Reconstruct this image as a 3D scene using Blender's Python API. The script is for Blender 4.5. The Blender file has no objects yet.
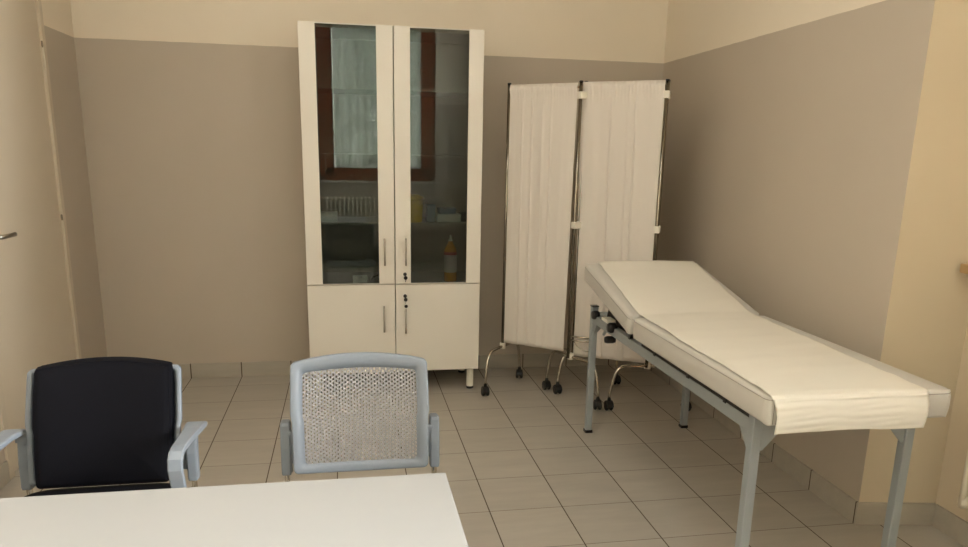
import bpy, bmesh, math, random
from mathutils import Vector, Matrix
random.seed(7)
S = 0.30          # one floor tile is 0.30 m; layout numbers below are in tiles
COL = bpy.context.scene.collection
PI = math.pi

# ------------------------------------------------------------------ materials
def nodes(name):
    m = bpy.data.materials.new(name); m.use_nodes = True
    nt = m.node_tree; nt.nodes.clear()
    out = nt.nodes.new('ShaderNodeOutputMaterial')
    return m, nt, out

def srgb(r, g, b):
    f = lambda c: (c/255/12.92) if c/255 <= 0.04045 else ((c/255+0.055)/1.055)**2.4
    return (f(r), f(g), f(b), 1)

def N(nt, typ, **kw):
    n = nt.nodes.new(typ)
    for k, v in kw.items():
        if k == 'inp':
            for i, x in v.items(): n.inputs[i].default_value = x
        else: setattr(n, k, v)
    return n

def M_(nt, op, a, b=None, c=None):
    n = nt.nodes.new('ShaderNodeMath'); n.operation = op
    for i, x in enumerate((a, b, c)):
        if x is None: continue
        if isinstance(x, (int, float)): n.inputs[i].default_value = x
        else: nt.links.new(x, n.inputs[i])
    return n.outputs[0]

def pos(nt):
    g = nt.nodes.new('ShaderNodeNewGeometry')
    s = nt.nodes.new('ShaderNodeSeparateXYZ'); nt.links.new(g.outputs['Position'], s.inputs[0])
    return g.outputs['Position'], s.outputs

def mixc(nt, fac, a, b):
    n = nt.nodes.new('ShaderNodeMix'); n.data_type = 'RGBA'
    if isinstance(fac, (int, float)): n.inputs[0].default_value = fac
    else: nt.links.new(fac, n.inputs[0])
    for i, x in ((6, a), (7, b)):
        if isinstance(x, tuple): n.inputs[i].default_value = x
        else: nt.links.new(x, n.inputs[i])
    return n.outputs[2]

def std(name, col, rough=0.5, metal=0.0, var=0.04, scale=8, bump=0.0, bscale=60, spec=0.5, coat=0):
    m, nt, out = nodes(name)
    b = N(nt, 'ShaderNodeBsdfPrincipled')
    b.inputs['Roughness'].default_value = rough; b.inputs['Metallic'].default_value = metal
    b.inputs['Specular IOR Level'].default_value = spec
    if coat: b.inputs['Coat Weight'].default_value = coat
    p, _ = pos(nt)
    no = N(nt, 'ShaderNodeTexNoise', inp={'Scale': scale, 'Detail': 4.0}); nt.links.new(p, no.inputs['Vector'])
    dark = tuple(c*(1-var) for c in col[:3])+(1,); lite = tuple(min(1, c*(1+var)) for c in col[:3])+(1,)
    nt.links.new(mixc(nt, no.outputs[0], dark, lite), b.inputs['Base Color'])
    if bump:
        n2 = N(nt, 'ShaderNodeTexNoise', inp={'Scale': bscale, 'Detail': 5.0}); nt.links.new(p, n2.inputs['Vector'])
        bp = N(nt, 'ShaderNodeBump', inp={'Strength': bump, 'Distance': 0.004}); nt.links.new(n2.outputs[0], bp.inputs['Height'])
        nt.links.new(bp.outputs[0], b.inputs['Normal'])
    nt.links.new(b.outputs[0], out.inputs[0])
    return m

CREAM = srgb(235, 222, 201)
DADO = srgb(193, 180, 163)
def wall_paint(name, dado=True, plain=CREAM):
    m, nt, out = nodes(name)
    b = N(nt, 'ShaderNodeBsdfPrincipled'); b.inputs['Roughness'].default_value = 0.55
    b.inputs['Specular IOR Level'].default_value = 0.3
    p, xyz = pos(nt)
    no = N(nt, 'ShaderNodeTexNoise', inp={'Scale': 2.2, 'Detail': 5.0}); nt.links.new(p, no.inputs['Vector'])
    if dado:
        wob = N(nt, 'ShaderNodeTexNoise', inp={'Scale': 14.0}); nt.links.new(p, wob.inputs['Vector'])
        zz = M_(nt, 'ADD', xyz[2], M_(nt, 'MULTIPLY', M_(nt, 'SUBTRACT', wob.outputs[0], 0.5), 0.004))
        top = M_(nt, 'GREATER_THAN', zz, 6.52*S)
        base = mixc(nt, top, DADO, CREAM)
    else:
        base = plain
    v = N(nt, 'ShaderNodeHueSaturation'); 
    nt.links.new(M_(nt, 'ADD', M_(nt, 'MULTIPLY', no.outputs[0], 0.07), 0.965), v.inputs['Value'])
    if isinstance(base, tuple): v.inputs['Color'].default_value = base
    else: nt.links.new(base, v.inputs['Color'])
    nt.links.new(v.outputs[0], b.inputs['Base Color'])
    n2 = N(nt, 'ShaderNodeTexNoise', inp={'Scale': 9.0, 'Detail': 8.0}); nt.links.new(p, n2.inputs['Vector'])
    bp = N(nt, 'ShaderNodeBump', inp={'Strength': 0.12, 'Distance': 0.01}); nt.links.new(n2.outputs[0], bp.inputs['Height'])
    nt.links.new(bp.outputs[0], b.inputs['Normal'])
    nt.links.new(b.outputs[0], out.inputs[0])
    return m

def tile_mat(name, axes, tint=(150, 136, 118)):
    """axes: list of (axis index, line half width in tiles)"""
    m, nt, out = nodes(name)
    b = N(nt, 'ShaderNodeBsdfPrincipled'); b.inputs['Roughness'].default_value = 0.38
    b.inputs['Specular IOR Level'].default_value = 0.45
    p, xyz = pos(nt)
    line = None; cell = []
    for ax, w, strength in axes:
        u = M_(nt, 'DIVIDE', xyz[ax], S)
        r = M_(nt, 'ROUND', u); d = M_(nt, 'ABSOLUTE', M_(nt, 'SUBTRACT', u, r))
        l = M_(nt, 'MULTIPLY', M_(nt, 'LESS_THAN', d, w), strength)
        line = l if line is None else M_(nt, 'MAXIMUM', line, l)
        cell.append(M_(nt, 'FLOOR', u))
    cv = N(nt, 'ShaderNodeCombineXYZ')
    for i, c in enumerate(cell): nt.links.new(c, cv.inputs[i])
    wn = N(nt, 'ShaderNodeTexWhiteNoise'); nt.links.new(cv.outputs[0], wn.inputs['Vector'])
    # soft streaks in the glaze, offset per tile
    mp = N(nt, 'ShaderNodeMapping'); mp.inputs['Scale'].default_value = (3.5, 16, 16)
    add = N(nt, 'ShaderNodeVectorMath', operation='ADD'); nt.links.new(p, add.inputs[0])
    sc = N(nt, 'ShaderNodeVectorMath', operation='SCALE'); sc.inputs['Scale'].default_value = 5.0
    nt.links.new(wn.outputs['Color'], sc.inputs[0]); nt.links.new(sc.outputs[0], add.inputs[1])
    nt.links.new(add.outputs[0], mp.inputs[0])
    st = N(nt, 'ShaderNodeTexNoise', inp={'Scale': 1.0, 'Detail': 6.0, 'Roughness': 0.6}); nt.links.new(mp.outputs[0], st.inputs['Vector'])
    c = srgb(*tint); c2 = tuple(x*0.80 for x in c[:3])+(1,); c3 = tuple(x*1.14 for x in c[:3])+(1,)
    base = mixc(nt, st.outputs[0], c2, c3)
    hv = N(nt, 'ShaderNodeHueSaturation'); nt.links.new(base, hv.inputs['Color'])
    nt.links.new(M_(nt, 'ADD', M_(nt, 'MULTIPLY', wn.outputs['Value'], 0.06), 0.97), hv.inputs['Value'])
    col = mixc(nt, line, hv.outputs[0], srgb(72, 54, 38))
    nt.links.new(col, b.inputs['Base Color'])
    nt.links.new(M_(nt, 'ADD', M_(nt, 'MULTIPLY', line, 0.4), M_(nt, 'ADD', M_(nt, 'MULTIPLY', st.outputs[0], 0.15), 0.30)), b.inputs['Roughness'])
    bp = N(nt, 'ShaderNodeBump', invert=True, inp={'Strength': 0.3, 'Distance': 0.002}); nt.links.new(line, bp.inputs['Height'])
    nt.links.new(bp.outputs[0], b.inputs['Normal'])
    nt.links.new(b.outputs[0], out.inputs[0])
    return m

def glass_mat(name, tint, rough=0.0, ior=1.5, boost=1.0):
    m, nt, out = nodes(name)
    t = N(nt, 'ShaderNodeBsdfTransparent'); t.inputs[0].default_value = tint
    g = N(nt, 'ShaderNodeBsdfGlossy'); g.inputs['Roughness'].default_value = rough
    f = N(nt, 'ShaderNodeFresnel'); f.inputs['IOR'].default_value = ior
    mx = N(nt, 'ShaderNodeMixShader')
    nt.links.new(M_(nt, 'MULTIPLY', f.outputs[0], boost), mx.inputs[0])
    nt.links.new(t.outputs[0], mx.inputs[1]); nt.links.new(g.outputs[0], mx.inputs[2])
    nt.links.new(mx.outputs[0], out.inputs[0])
    return m

def cloth_mat(name, col, trans=0.35, scale=900, sheer=0.0, lace=False):
    m, nt, out = nodes(name)
    p, _ = pos(nt)
    d = N(nt, 'ShaderNodeBsdfDiffuse'); d.inputs[0].default_value = col
    t = N(nt, 'ShaderNodeBsdfTranslucent'); t.inputs[0].default_value = col
    mx = N(nt, 'ShaderNodeMixShader'); mx.inputs[0].default_value = trans
    nt.links.new(d.outputs[0], mx.inputs[1]); nt.links.new(t.outputs[0], mx.inputs[2])
    n2 = N(nt, 'ShaderNodeTexNoise', inp={'Scale': 40.0, 'Detail': 4.0}); nt.links.new(p, n2.inputs['Vector'])
    bp = N(nt, 'ShaderNodeBump', inp={'Strength': 0.15, 'Distance': 0.003}); nt.links.new(n2.outputs[0], bp.inputs['Height'])
    nt.links.new(bp.outputs[0], d.inputs['Normal'])
    last = mx.outputs[0]
    if sheer or lace:
        tr = N(nt, 'ShaderNodeBsdfTransparent'); m2 = N(nt, 'ShaderNodeMixShader')
        if lace:
            mp = N(nt, 'ShaderNodeMapping'); mp.inputs['Scale'].default_value = (5, 5, 1.6); nt.links.new(p, mp.inputs[0])
            no = N(nt, 'ShaderNodeTexNoise', inp={'Scale': 1.6, 'Detail': 3.0, 'Distortion': 2.5}); nt.links.new(mp.outputs[0], no.inputs['Vector'])
            fac = M_(nt, 'MULTIPLY', M_(nt, 'GREATER_THAN', no.outputs[0], 0.50), 0.30)
            nt.links.new(M_(nt, 'ADD', fac, sheer), m2.inputs[0])
        else: m2.inputs[0].default_value = sheer
        nt.links.new(last, m2.inputs[1]); nt.links.new(tr.outputs[0], m2.inputs[2]); last = m2.outputs[0]
    nt.links.new(last, out.inputs[0])
    return m

def wood_mat(name, c1, c2, scale=(2, 2, 30), rough=0.35):
    m, nt, out = nodes(name)
    b = N(nt, 'ShaderNodeBsdfPrincipled'); b.inputs['Roughness'].default_value = rough
    p, _ = pos(nt)
    mp = N(nt, 'ShaderNodeMapping'); mp.inputs['Scale'].default_value = scale; nt.links.new(p, mp.inputs[0])
    no = N(nt, 'ShaderNodeTexNoise', inp={'Scale': 3.0, 'Detail': 6.0, 'Distortion': 0.6}); nt.links.new(mp.outputs[0], no.inputs['Vector'])
    nt.links.new(mixc(nt, no.outputs[0], c1, c2), b.inputs['Base Color'])
    nt.links.new(b.outputs[0], out.inputs[0])
    return m

m_dado = wall_paint('two_tone_paint'); m_cream_shade = wall_paint('cream_paint_shaded', False, srgb(212, 196, 169))  # second cream is darkened: shade of the window recess put into the colour
m_ceil = std('ceiling_paint', srgb(226, 220, 207), 0.8, var=0.02)
m_floor = tile_mat('floor_tile', [(0, 0.0075, 0.95), (1, 0.0055, 0.7)], (182, 174, 162))
m_skx = tile_mat('skirting_tile_x', [(0, 0.010, 0.95)], (180, 171, 156))
m_skp = tile_mat('skirting_tile_plain', [(2, .004, .6)], (180, 171, 156))
m_sky = tile_mat('skirting_tile_y', [(1, 0.010, 0.95)], (180, 171, 156))
m_door = std('door_laminate', srgb(212, 198, 176), 0.45, var=0.02)
m_casing = std('door_casing_paint', srgb(208, 194, 172), 0.35, var=0.02)
m_cab = std('cream_laminate', srgb(232, 225, 212), 0.32, var=0.02, scale=3)
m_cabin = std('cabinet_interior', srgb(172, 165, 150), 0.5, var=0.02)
m_cabglass = glass_mat('smoked_glass', (0.62, 0.66, 0.64, 1), 0.0, 1.52, 1.2)
m_glass = glass_mat('window_glass', (0.93, 0.95, 0.94, 1))
m_pull = std('satin_handle', srgb(176, 166, 150), 0.45, 0.35)
m_bar = std('brushed_steel', srgb(175, 170, 160), 0.35, 1.0, var=0.05)
m_tube = std('dull_chrome_tube', srgb(150, 142, 128), 0.2, 1.0, var=0.03)
m_chrome = std('chrome', srgb(205, 198, 185), 0.12, 1.0, var=0.02)
m_dark = std('black_plastic', srgb(24, 23, 22), 0.4, var=0.1)
m_white_pl = std('white_plastic', srgb(235, 228, 212), 0.35, var=0.02)
m_curtain = cloth_mat('screen_fabric', srgb(244, 236, 226), 0.28)
m_steel = std('grey_painted_steel', srgb(160, 166, 168), 0.38, 0.2, var=0.05)
m_vinyl = std('white_vinyl', srgb(198, 193, 184), 0.42, var=0.03, bump=0.12, bscale=220)
m_paper = std('exam_paper', srgb(226, 220, 207), 0.6, var=0.02, bump=0.10, bscale=18)
m_seam = std('seam_thread', srgb(140, 134, 124), 0.7)
m_board = std('dark_board', srgb(40, 36, 32), 0.6)
m_grey_pl = std('pale_grey_plastic', srgb(128, 135, 144), 0.42, var=0.02, bump=0.05, bscale=500)
m_perf = std('pale_grey_perforated', srgb(140, 138, 138), 0.45, var=0.02)
m_black = std('black_fabric', srgb(12, 12, 18), 0.8, var=0.3, scale=200, bump=0.25, bscale=900, spec=0.12)
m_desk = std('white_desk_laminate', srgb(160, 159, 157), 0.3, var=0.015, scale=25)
m_deskedge = std('white_edge_band', srgb(222, 218, 206), 0.35)
m_wood = wood_mat('brown_window_wood', srgb(112, 54, 30), srgb(150, 74, 42))
m_tan = wood_mat('tan_wood_sill', srgb(158, 128, 86), srgb(184, 152, 106), (8, 1, 8))
m_marble = std('pale_stone', srgb(225, 220, 205), 0.3)
m_rad = std('radiator_enamel', srgb(232, 222, 200), 0.35, var=0.02)
m_lace = cloth_mat('lace', srgb(225, 230, 222), 0.75, lace=True, sheer=0.08)
m_amber = std('amber_plastic', srgb(228, 150, 24), 0.2, var=0.08)
m_label = std('bottle_label_paper', srgb(225, 205, 195), 0.5, var=0.3, scale=130)
m_red = std('label_red_band', srgb(190, 70, 45), 0.5)
m_yellow = std('yellow_plastic', srgb(250, 205, 10), 0.35)
m_blue = std('blue_grey_box_card', srgb(110, 135, 155), 0.6)
m_whitebox = std('white_box_card', srgb(235, 235, 228), 0.6)
m_amb2 = std('dark_grey_card', srgb(80, 82, 84), 0.6)

# ------------------------------------------------------------------ mesh helpers
def T(x, y, z): return Vector((x*S, y*S, z*S))

class MB:
    def __init__(s): s.v = []; s.f = []; s.mi = []
    def add(s, verts, faces, mi=0):
        o = len(s.v); s.v += [Vector(v) for v in verts]
        s.f += [tuple(i+o for i in f) for f in faces]; s.mi += [mi]*len(faces)
        return s
    def box(s, a, b, mi=0):
        (x0, y0, z0), (x1, y1, z1) = [(min(a[0], b[0]), min(a[1], b[1]), min(a[2], b[2])), (max(a[0], b[0]), max(a[1], b[1]), max(a[2], b[2]))]
        v = [(x, y, z) for z in (z0, z1) for y in (y0, y1) for x in (x0, x1)]
        return s.add(v, [(0,2,3,1), (4,5,7,6), (0,1,5,4), (2,6,7,3), (0,4,6,2), (1,3,7,5)], mi)
    def obox(s, c, hx, hy, hz, R, mi=0):
        v = [Vector(c)+R@Vector((x*hx, y*hy, z*hz)) for z in (-1, 1) for y in (-1, 1) for x in (-1, 1)]
        return s.add(v, [(0,2,3,1), (4,5,7,6), (0,1,5,4), (2,6,7,3), (0,4,6,2), (1,3,7,5)], mi)
    def prism(s, pts, d, mi=0):
        """polygon pts (3d), extruded by vector d"""
        n = len(pts); d = Vector(d); v = [Vector(p) for p in pts]+[Vector(p)+d for p in pts]
        f = [tuple(range(n))[::-1], tuple(range(n, 2*n))]+[(i, (i+1) % n, n+(i+1) % n, n+i) for i in range(n)]
        return s.add(v, f, mi)
    def tube(s, path, r, n=14, ry=None, mi=0, up=(0, 0, 1)):
        path = [Vector(p) for p in path]; ry = ry or r; rings = []; prev = None
        for i, p in enumerate(path):
            a = path[max(i-1, 0)]; b = path[min(i+1, len(path)-1)]; t = (b-a).normalized()
            if prev is None:
                u = Vector(up)
                if abs(u.dot(t)) > 0.95: u = Vector((1, 0, 0))
                x = (u-t*u.dot(t)).normalized()
            else: x = (prev-t*prev.dot(t)).normalized()
            prev = x; y = t.cross(x)
            rr = r[i] if isinstance(r, (list, tuple)) else r; rry = ry[i] if isinstance(ry, (list, tuple)) else ry
            rings.append([p+x*math.cos(2*PI*k/n)*rr+y*math.sin(2*PI*k/n)*rry for k in range(n)])
        v = [q for R in rings for q in R]; f = []
        for i in range(len(rings)-1):
            for k in range(n): f.append((i*n+k, i*n+(k+1) % n, (i+1)*n+(k+1) % n, (i+1)*n+k))
        f.append(tuple(range(n))[::-1]); f.append(tuple(range((len(rings)-1)*n, len(rings)*n)))
        return s.add(v, f, mi)
    def lathe(s, c, prof, n=24, mi=0, R=None):
        """prof list of (r,z); axis z through c"""
        c = Vector(c); v = []; f = []; R = R or Matrix.Identity(3)
        for r, z in prof:
            for k in range(n): v.append(c+R@Vector((r*math.cos(2*PI*k/n), r*math.sin(2*PI*k/n), z)))
        for i in range(len(prof)-1):
            for k in range(n): f.append((i*n+k, i*n+(k+1) % n, (i+1)*n+(k+1) % n, (i+1)*n+k))
        f.append(tuple(range(n))[::-1]); f.append(tuple(range((len(prof)-1)*n, len(prof)*n)))
        return s.add(v, f, mi)
    def grid(s, fn, nu, nv, mi=0):
        v = [fn(i/nu, j/nv) for j in range(nv+1) for i in range(nu+1)]
        f = [(j*(nu+1)+i, j*(nu+1)+i+1, (j+1)*(nu+1)+i+1, (j+1)*(nu+1)+i) for j in range(nv) for i in range(nu)]
        return s.add(v, f, mi)

def world_loc(o):
    l = Vector((0, 0, 0))
    while o is not None: l += o.location; o = o.parent
    return l

def obj(name, mb, mat, parent=None, loc=None, bevel=0, seg=2, smooth=False, solid=0, subsurf=0, kind=None, label=None, fixn=True):
    """vertices in world coordinates; origin put at loc (or at the parent's)"""
    base = world_loc(parent) if parent is not None else Vector((0, 0, 0))
    L = Vector(loc) if loc is not None else base
    me = bpy.data.meshes.new(name)
    me.from_pydata([tuple(v-L) for v in mb.v], [], mb.f)
    for m in (mat if isinstance(mat, (list, tuple)) else [mat]): me.materials.append(m)
    for p, mi in zip(me.polygons, mb.mi): p.material_index = mi; p.use_smooth = smooth
    if fixn:
        bm = bmesh.new(); bm.from_mesh(me); bmesh.ops.recalc_face_normals(bm, faces=bm.faces); bm.to_mesh(me); bm.free()
    me.update()
    o = bpy.data.objects.new(name, me); COL.objects.link(o)
    if parent is not None: o.parent = parent
    o.location = L-base if parent is not None else L
    if bevel:
        b = o.modifiers.new('bevel', 'BEVEL'); b.width = bevel; b.segments = seg; b.limit_method = 'ANGLE'; b.angle_limit = math.radians(40)
    if solid:
        b = o.modifiers.new('thickness', 'SOLIDIFY'); b.thickness = solid; b.offset = 0
    if subsurf:
        b = o.modifiers.new('subsurf', 'SUBSURF'); b.levels = subsurf; b.render_levels = subsurf
    if kind: o['kind'] = kind
    if label: o['label'] = label
    return o

def thing(name, label, cat, loc, group=None):
    o = bpy.data.objects.new(name, None); COL.objects.link(o); o.location = loc; o.empty_display_size = 0.1
    o['label'] = label; o['category'] = cat
    if group: o['group'] = group
    return o
def tag(o, label, cat, group=None):
    o['label'] = label; o['category'] = cat
    if group: o['group'] = group
    return o
def struct(name, mb, mat, **kw): return obj(name, mb, mat, kind='structure', **kw)

# ------------------------------------------------------------------ room shell
XL, XR, YB, YF, ZC = -2.575, 8.70, 0.642, -18.5, 10.6
XRB = 8.83         # the right wall is slightly out of square
XN = 9.70          # window wall right of the pier
struct('floor', MB().box(T(XL-.7, YF-1.4, -.5), T(XN+1.8, YB+.7, 0)), m_floor)
struct('ceiling', MB().box(T(XL-.7, YF-1.4, ZC), T(XN+1.8, YB+.7, ZC+.5)), m_ceil)
struct('wall_back', MB().box(T(XL-.7, YB, 0), T(XN+1.8, YB+.7, ZC)), m_dado)
# left wall with door opening
D0, D1, DH = -0.97, -3.98, 7.02
w = MB().box(T(XL-.7, D0, 0), T(XL, YB, ZC)).box(T(XL-.7, YF-1.4, 0), T(XL, D1, ZC)).box(T(XL-.7, D1, DH), T(XL, D0, ZC))
struct('wall_left', w, m_dado)
# right wall: painted face, then the pier's end (cream) slightly out of square, then window wall
R = MB()
R.prism([T(XRB, YB, 0), T(XN+1.8, YB, 0), T(XN+1.8, -7.0, 0), T(XR, -7.008, 0)], (0, 0, ZC*S), 0)
struct('wall_right', R, m_dado)
R = MB().prism([T(XR+.0, -7.008, 0), T(XN+1.8, -7.008, 0), T(XN+1.8, -7.17, 0), T(XN, -7.17, 0)], (0, 0, ZC*S), 0)
struct('wall_reveal', R, m_cream_shade)
WY0, WY1, WZ0, WZ1 = -12.0, -16.6, 3.40, 9.9
w = MB().box(T(XN, -7.1, 0), T(XN+1.4, YF-1.4, WZ0)).box(T(XN, -7.1, WZ1), T(XN+1.4, YF-1.4, ZC))
w.box(T(XN, -7.1, WZ0), T(XN+1.4, WY0, WZ1)).box(T(XN, WY1, WZ0), T(XN+1.4, YF-1.4, WZ1))
struct('wall_window_side', w, m_cream_shade)
# front wall behind the camera with its window
FX0, FX1, FZ0, FZ1 = 1.2, 5.92, 3.40, 9.9
w = MB().box(T(XL-.7, YF-1.2, 0), T(XN, YF, FZ0)).box(T(XL-.7, YF-1.2, FZ1), T(XN, YF, ZC))
w.box(T(XL-.7, YF-1.2, FZ0), T(FX0, YF, FZ1)).box(T(FX1, YF-1.2, FZ0), T(XN, YF, FZ1))
struct('wall_front', w, m_dado)
# skirting
H = 0.308
def skirt(name, a, b, mat):
    struct(name, MB().box(a, b), mat, bevel=0.002)
skirt('baseboard_back', T(XL, YB-.035, 0), T(XRB-.03, YB, H), m_skx)
struct('baseboard_right', MB().prism([T(XR-.035, -7.043, 0), T(XR, -7.008, 0), T(XRB, YB, 0), T(XRB-.035, YB, 0)], (0, 0, H*S)), m_sky, bevel=0.002)
struct('baseboard_reveal', MB().prism([T(XR-.035, -7.043, 0), T(XR, -7.008, 0), T(XN, -7.17, 0), T(XN-.02, -7.208, 0)], (0, 0, H*S)), m_skp, bevel=0.002)
skirt('baseboard_window_side', T(XN-.035, YF, 0), T(XN, -7.21, H), m_sky)
skirt('baseboard_left_far', T(XL, -.84, 0), T(XL+.035, YB-.035, H), m_sky)
skirt('baseboard_left_near', T(XL, YF, 0), T(XL+.035, -4.12, H), m_sky)
skirt('baseboard_front', T(XL+.035, YF, 0), T(XN-.035, YF+.035, H), m_skx)

# ------------------------------------------------------------------ door in the left wall
dr = obj('door_1', MB().box(T(XL-.16, D1+.02, .02), T(XL-.012, D0-.02, DH-.02)), m_door, kind='structure', bevel=0.002, loc=T(XL-.08, (D0+D1)/2, 0))
c = MB().box(T(XL-.3, D0-.02, 0), T(XL+.035, D0+.11, DH+.12)).box(T(XL-.3, D1-.13, 0), T(XL+.035, D1+.02, DH+.12)).box(T(XL-.3, D1, DH-.02), T(XL+.035, D0, DH+.12))
obj('door_casing', c, m_casing, dr, bevel=0.003)
for z in (6.2, 3.42, 0.85):
    hb = MB().lathe(T(XL+.02, D0-.03, z-.05), [(0, 0), (.003, .0), (.004, .004), (.004, .028), (.003, .03), (0, .03)], 12)
    obj('hinge', hb, m_tube, dr, smooth=True)
hh = MB().tube([T(XL-.012, -3.76, 3.39), T(XL+.17, -3.76, 3.39), T(XL+.2, -3.72, 3.39), T(XL+.2, -3.5, 3.39), T(XL+.2, -3.36, 3.39)], .0095, 12, ry=.0095)
hd = obj('door_handle', hh, m_bar, dr, smooth=True)
obj('rosette', MB().box(T(XL-.012, -3.83, 2.95), T(XL+.02, -3.69, 3.6)), m_bar, hd, bevel=.003)

# ------------------------------------------------------------------ windows
def window(name, horiz, a0, a1, z0, z1, plane, sgn, nleaf):
    """plane = coordinate of inner wall face; sgn points outdoors"""
    P = (lambda u, d, z: T(u, plane+sgn*d, z)) if horiz else (lambda u, d, z: T(plane+sgn*d, u, z))
    f = MB(); lo, hi = min(a0, a1), max(a0, a1); t = .22
    for b in ((lo, z0, lo+t, z1), (hi-t, z0, hi, z1), (lo, z0, hi, z0+t), (lo, z1-t, hi, z1)):
        f.box(P(b[0], .03, b[1]), P(b[2], .45, b[3]))
    root = obj(name, f, m_wood, kind='structure', bevel=.004, loc=P((lo+hi)/2, .2, z0))
    n = nleaf; wd = (hi-lo-2*t)/n
    for i in range(n):
        s = MB(); x0 = lo+t+i*wd+.01; x1 = x0+wd-.02; q = .36 if n == 1 else .26; za, zb = z0+t+.01, z1-t-.01
        for b in ((x0, za, x0+q, zb), (x1-q, za, x1, zb), (x0, za, x1, za+q*.8), (x0, zb-q, x1, zb)):
            s.box(P(b[0], .0, b[1]), P(b[2], .3, b[3]))
        so = obj('sash', s, m_wood, root, bevel=.004)
        obj('pane', MB().box(P(x0+q-.02, .14, za+q-.1), P(x1-q+.02, .16, zb-q+.02)), m_glass, so)
    return root
window('window_1', True, FX0, FX1, FZ0, FZ1, YF-.02, -1, 1)
window('window_2', False, WY1, WY0, WZ0, WZ1, XN+.25, 1, 2)
# sills
struct('trim_1', MB().box(T(FX0-.2, YF, FZ0-.1), T(FX1+.2, YF+.12, FZ0+.0)), m_marble, bevel=.004)
struct('trim_2', MB().box(T(XN-.30, -7.225, 3.35), T(XN+.2, WY1-.2, 3.465)), m_tan, bevel=.004)
# lace half curtain on the front window
def lace(u, v):
    x = FX0+.62+(FX1-FX0-1.24)*u
    return T(x, YF+.03+.028*math.sin(u*70)*(0.4+.6*(1-v)), 3.92+(9.45-3.92)*v)
tag(obj('lace_curtain', MB().grid(lace, 160, 8), m_lace, smooth=True, solid=.001, loc=T((FX0+FX1)/2, YF, 3.84)),
    'sheer white lace curtain hanging on the brown framed window, seen mirrored in the cabinet glass', 'curtain')

# ------------------------------------------------------------------ radiators
def radiator(label, P, n, h0, h1, far=False, pitch=.172):
    """P(u along, d depth, z) in tiles"""
    root = thing('radiator', label, 'radiator', P(0, .15, h0))
    for i in range(n):
        u = (i+.5)*pitch; s = MB()
        for d in (.0, .15, .30):
            path = [P(u, d, h0+.02)]+[P(u, d, h0+(h1-h0)*k/6) for k in range(1, 6)]+[P(u, d, h1-.02)]
            s.tube(path, [.011]+[.0125]*5+[.011], 10)
        for z in (h0+.09, h1-.09):
            s.tube([P(u, -.05, z), P(u, .02, z), P(u, .28, z), P(u, .35, z)], [.012, .024, .024, .012], 10)
        obj('section', s, m_rad, root, smooth=True)
    a_, b_ = (n*pitch, n*pitch+.18) if far else (0, -.18)
    v = MB().tube([P(a_, .15, h0+.12), P((a_+b_*8)/9, .15, h0+.12), P(b_, .15, h0+.02), P(b_, .15, .0)], .010, 10)
    obj('valve', v, m_chrome, root, smooth=True)
    for i in (1, n-2):
        ft = MB(); u = (i+.5)*pitch
        ft.tube([P(u, .15, h0+.05), P(u, .38, h0+.05)], .008, 8)
        obj('bracket', ft, m_rad, root, smooth=True)
    return root
radiator('white column radiator below the brown window behind the desk, mirrored in the left glass door', lambda u, d, z: T(1.35+u, YF+.55-d, z), 13, .45, 2.78)
radiator('white column radiator under the tan wooden sill at the right edge', lambda u, d, z: T(9.34+d*.6, -7.83-u, z), 22, .62, 2.95, True)

# ------------------------------------------------------------------ glazed cabinet
CX0, CX1, CY0, CY1, CZ0, CZM, CZ1 = 1.47, 4.735, -0.85, 0.58, 0.44, 2.165, 6.77
cab = thing('display_cabinet', 'tall cream cabinet with two smoked glass doors above two solid doors', 'cabinet', T((CX0+CX1)/2, -.13, 0))
cy = CY0+.065     # front of carcass
b = MB(); t = .06
b.box(T(CX0+.01, cy, CZ0), T(CX0+.01+t, CY1, CZ1)).box(T(CX1-.01-t, cy, CZ0), T(CX1-.01, CY1, CZ1))
b.box(T(CX0+.01+t, cy, CZ1-.075), T(CX1-.01-t, CY1, CZ1)).box(T(CX0+.01+t, cy, CZ0), T(CX1-.01-t, CY1, CZ0+.07))
b.box(T(CX0+.01+t, cy, CZM-.035), T(CX1-.01-t, CY1, CZM+.025)).box(T(CX0+.01+t, CY1-.03, CZ0+.07), T(CX1-.01-t, CY1, CZ1-.075))
obj('body', b, m_cabin, cab)
xm = 3.10
b = MB().box(T(xm-.03, cy+.02, CZM+.025), T(xm+.03, CY1-.03, CZ1-.075)).box(T(xm-.03, cy+.02, CZ0+.07), T(xm+.03, CY1-.03, CZM-.035))
obj('partition', b, m_cabin, cab)
for z in (5.74, 4.56, 3.32):
    obj('shelf', MB().box(T(CX0+.075, cy+.08, z-.05), T(xm-.03, CY1-.03, z)), m_cabin, cab)
    obj('shelf', MB().box(T(xm+.03, cy+.08, z-.05), T(CX1-.075, CY1-.03, z)), m_cabin, cab)
obj('shelf', MB().box(T(CX0+.075, cy+.08, 1.25), T(CX1-.075, CY1-.04, 1.30)), m_cabin, cab)
def handle(x, z0, z1, parent):
    h = MB().tube([T(x, CY0-.11, z0), T(x, CY0-.11, z1)], .0052, 12)
    for z in (z0+.07, z1-.07): h.tube([T(x, CY0, z), T(x, CY0-.11, z)], .004, 8)
    obj('handle', h, m_pull, parent, smooth=True)
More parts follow.
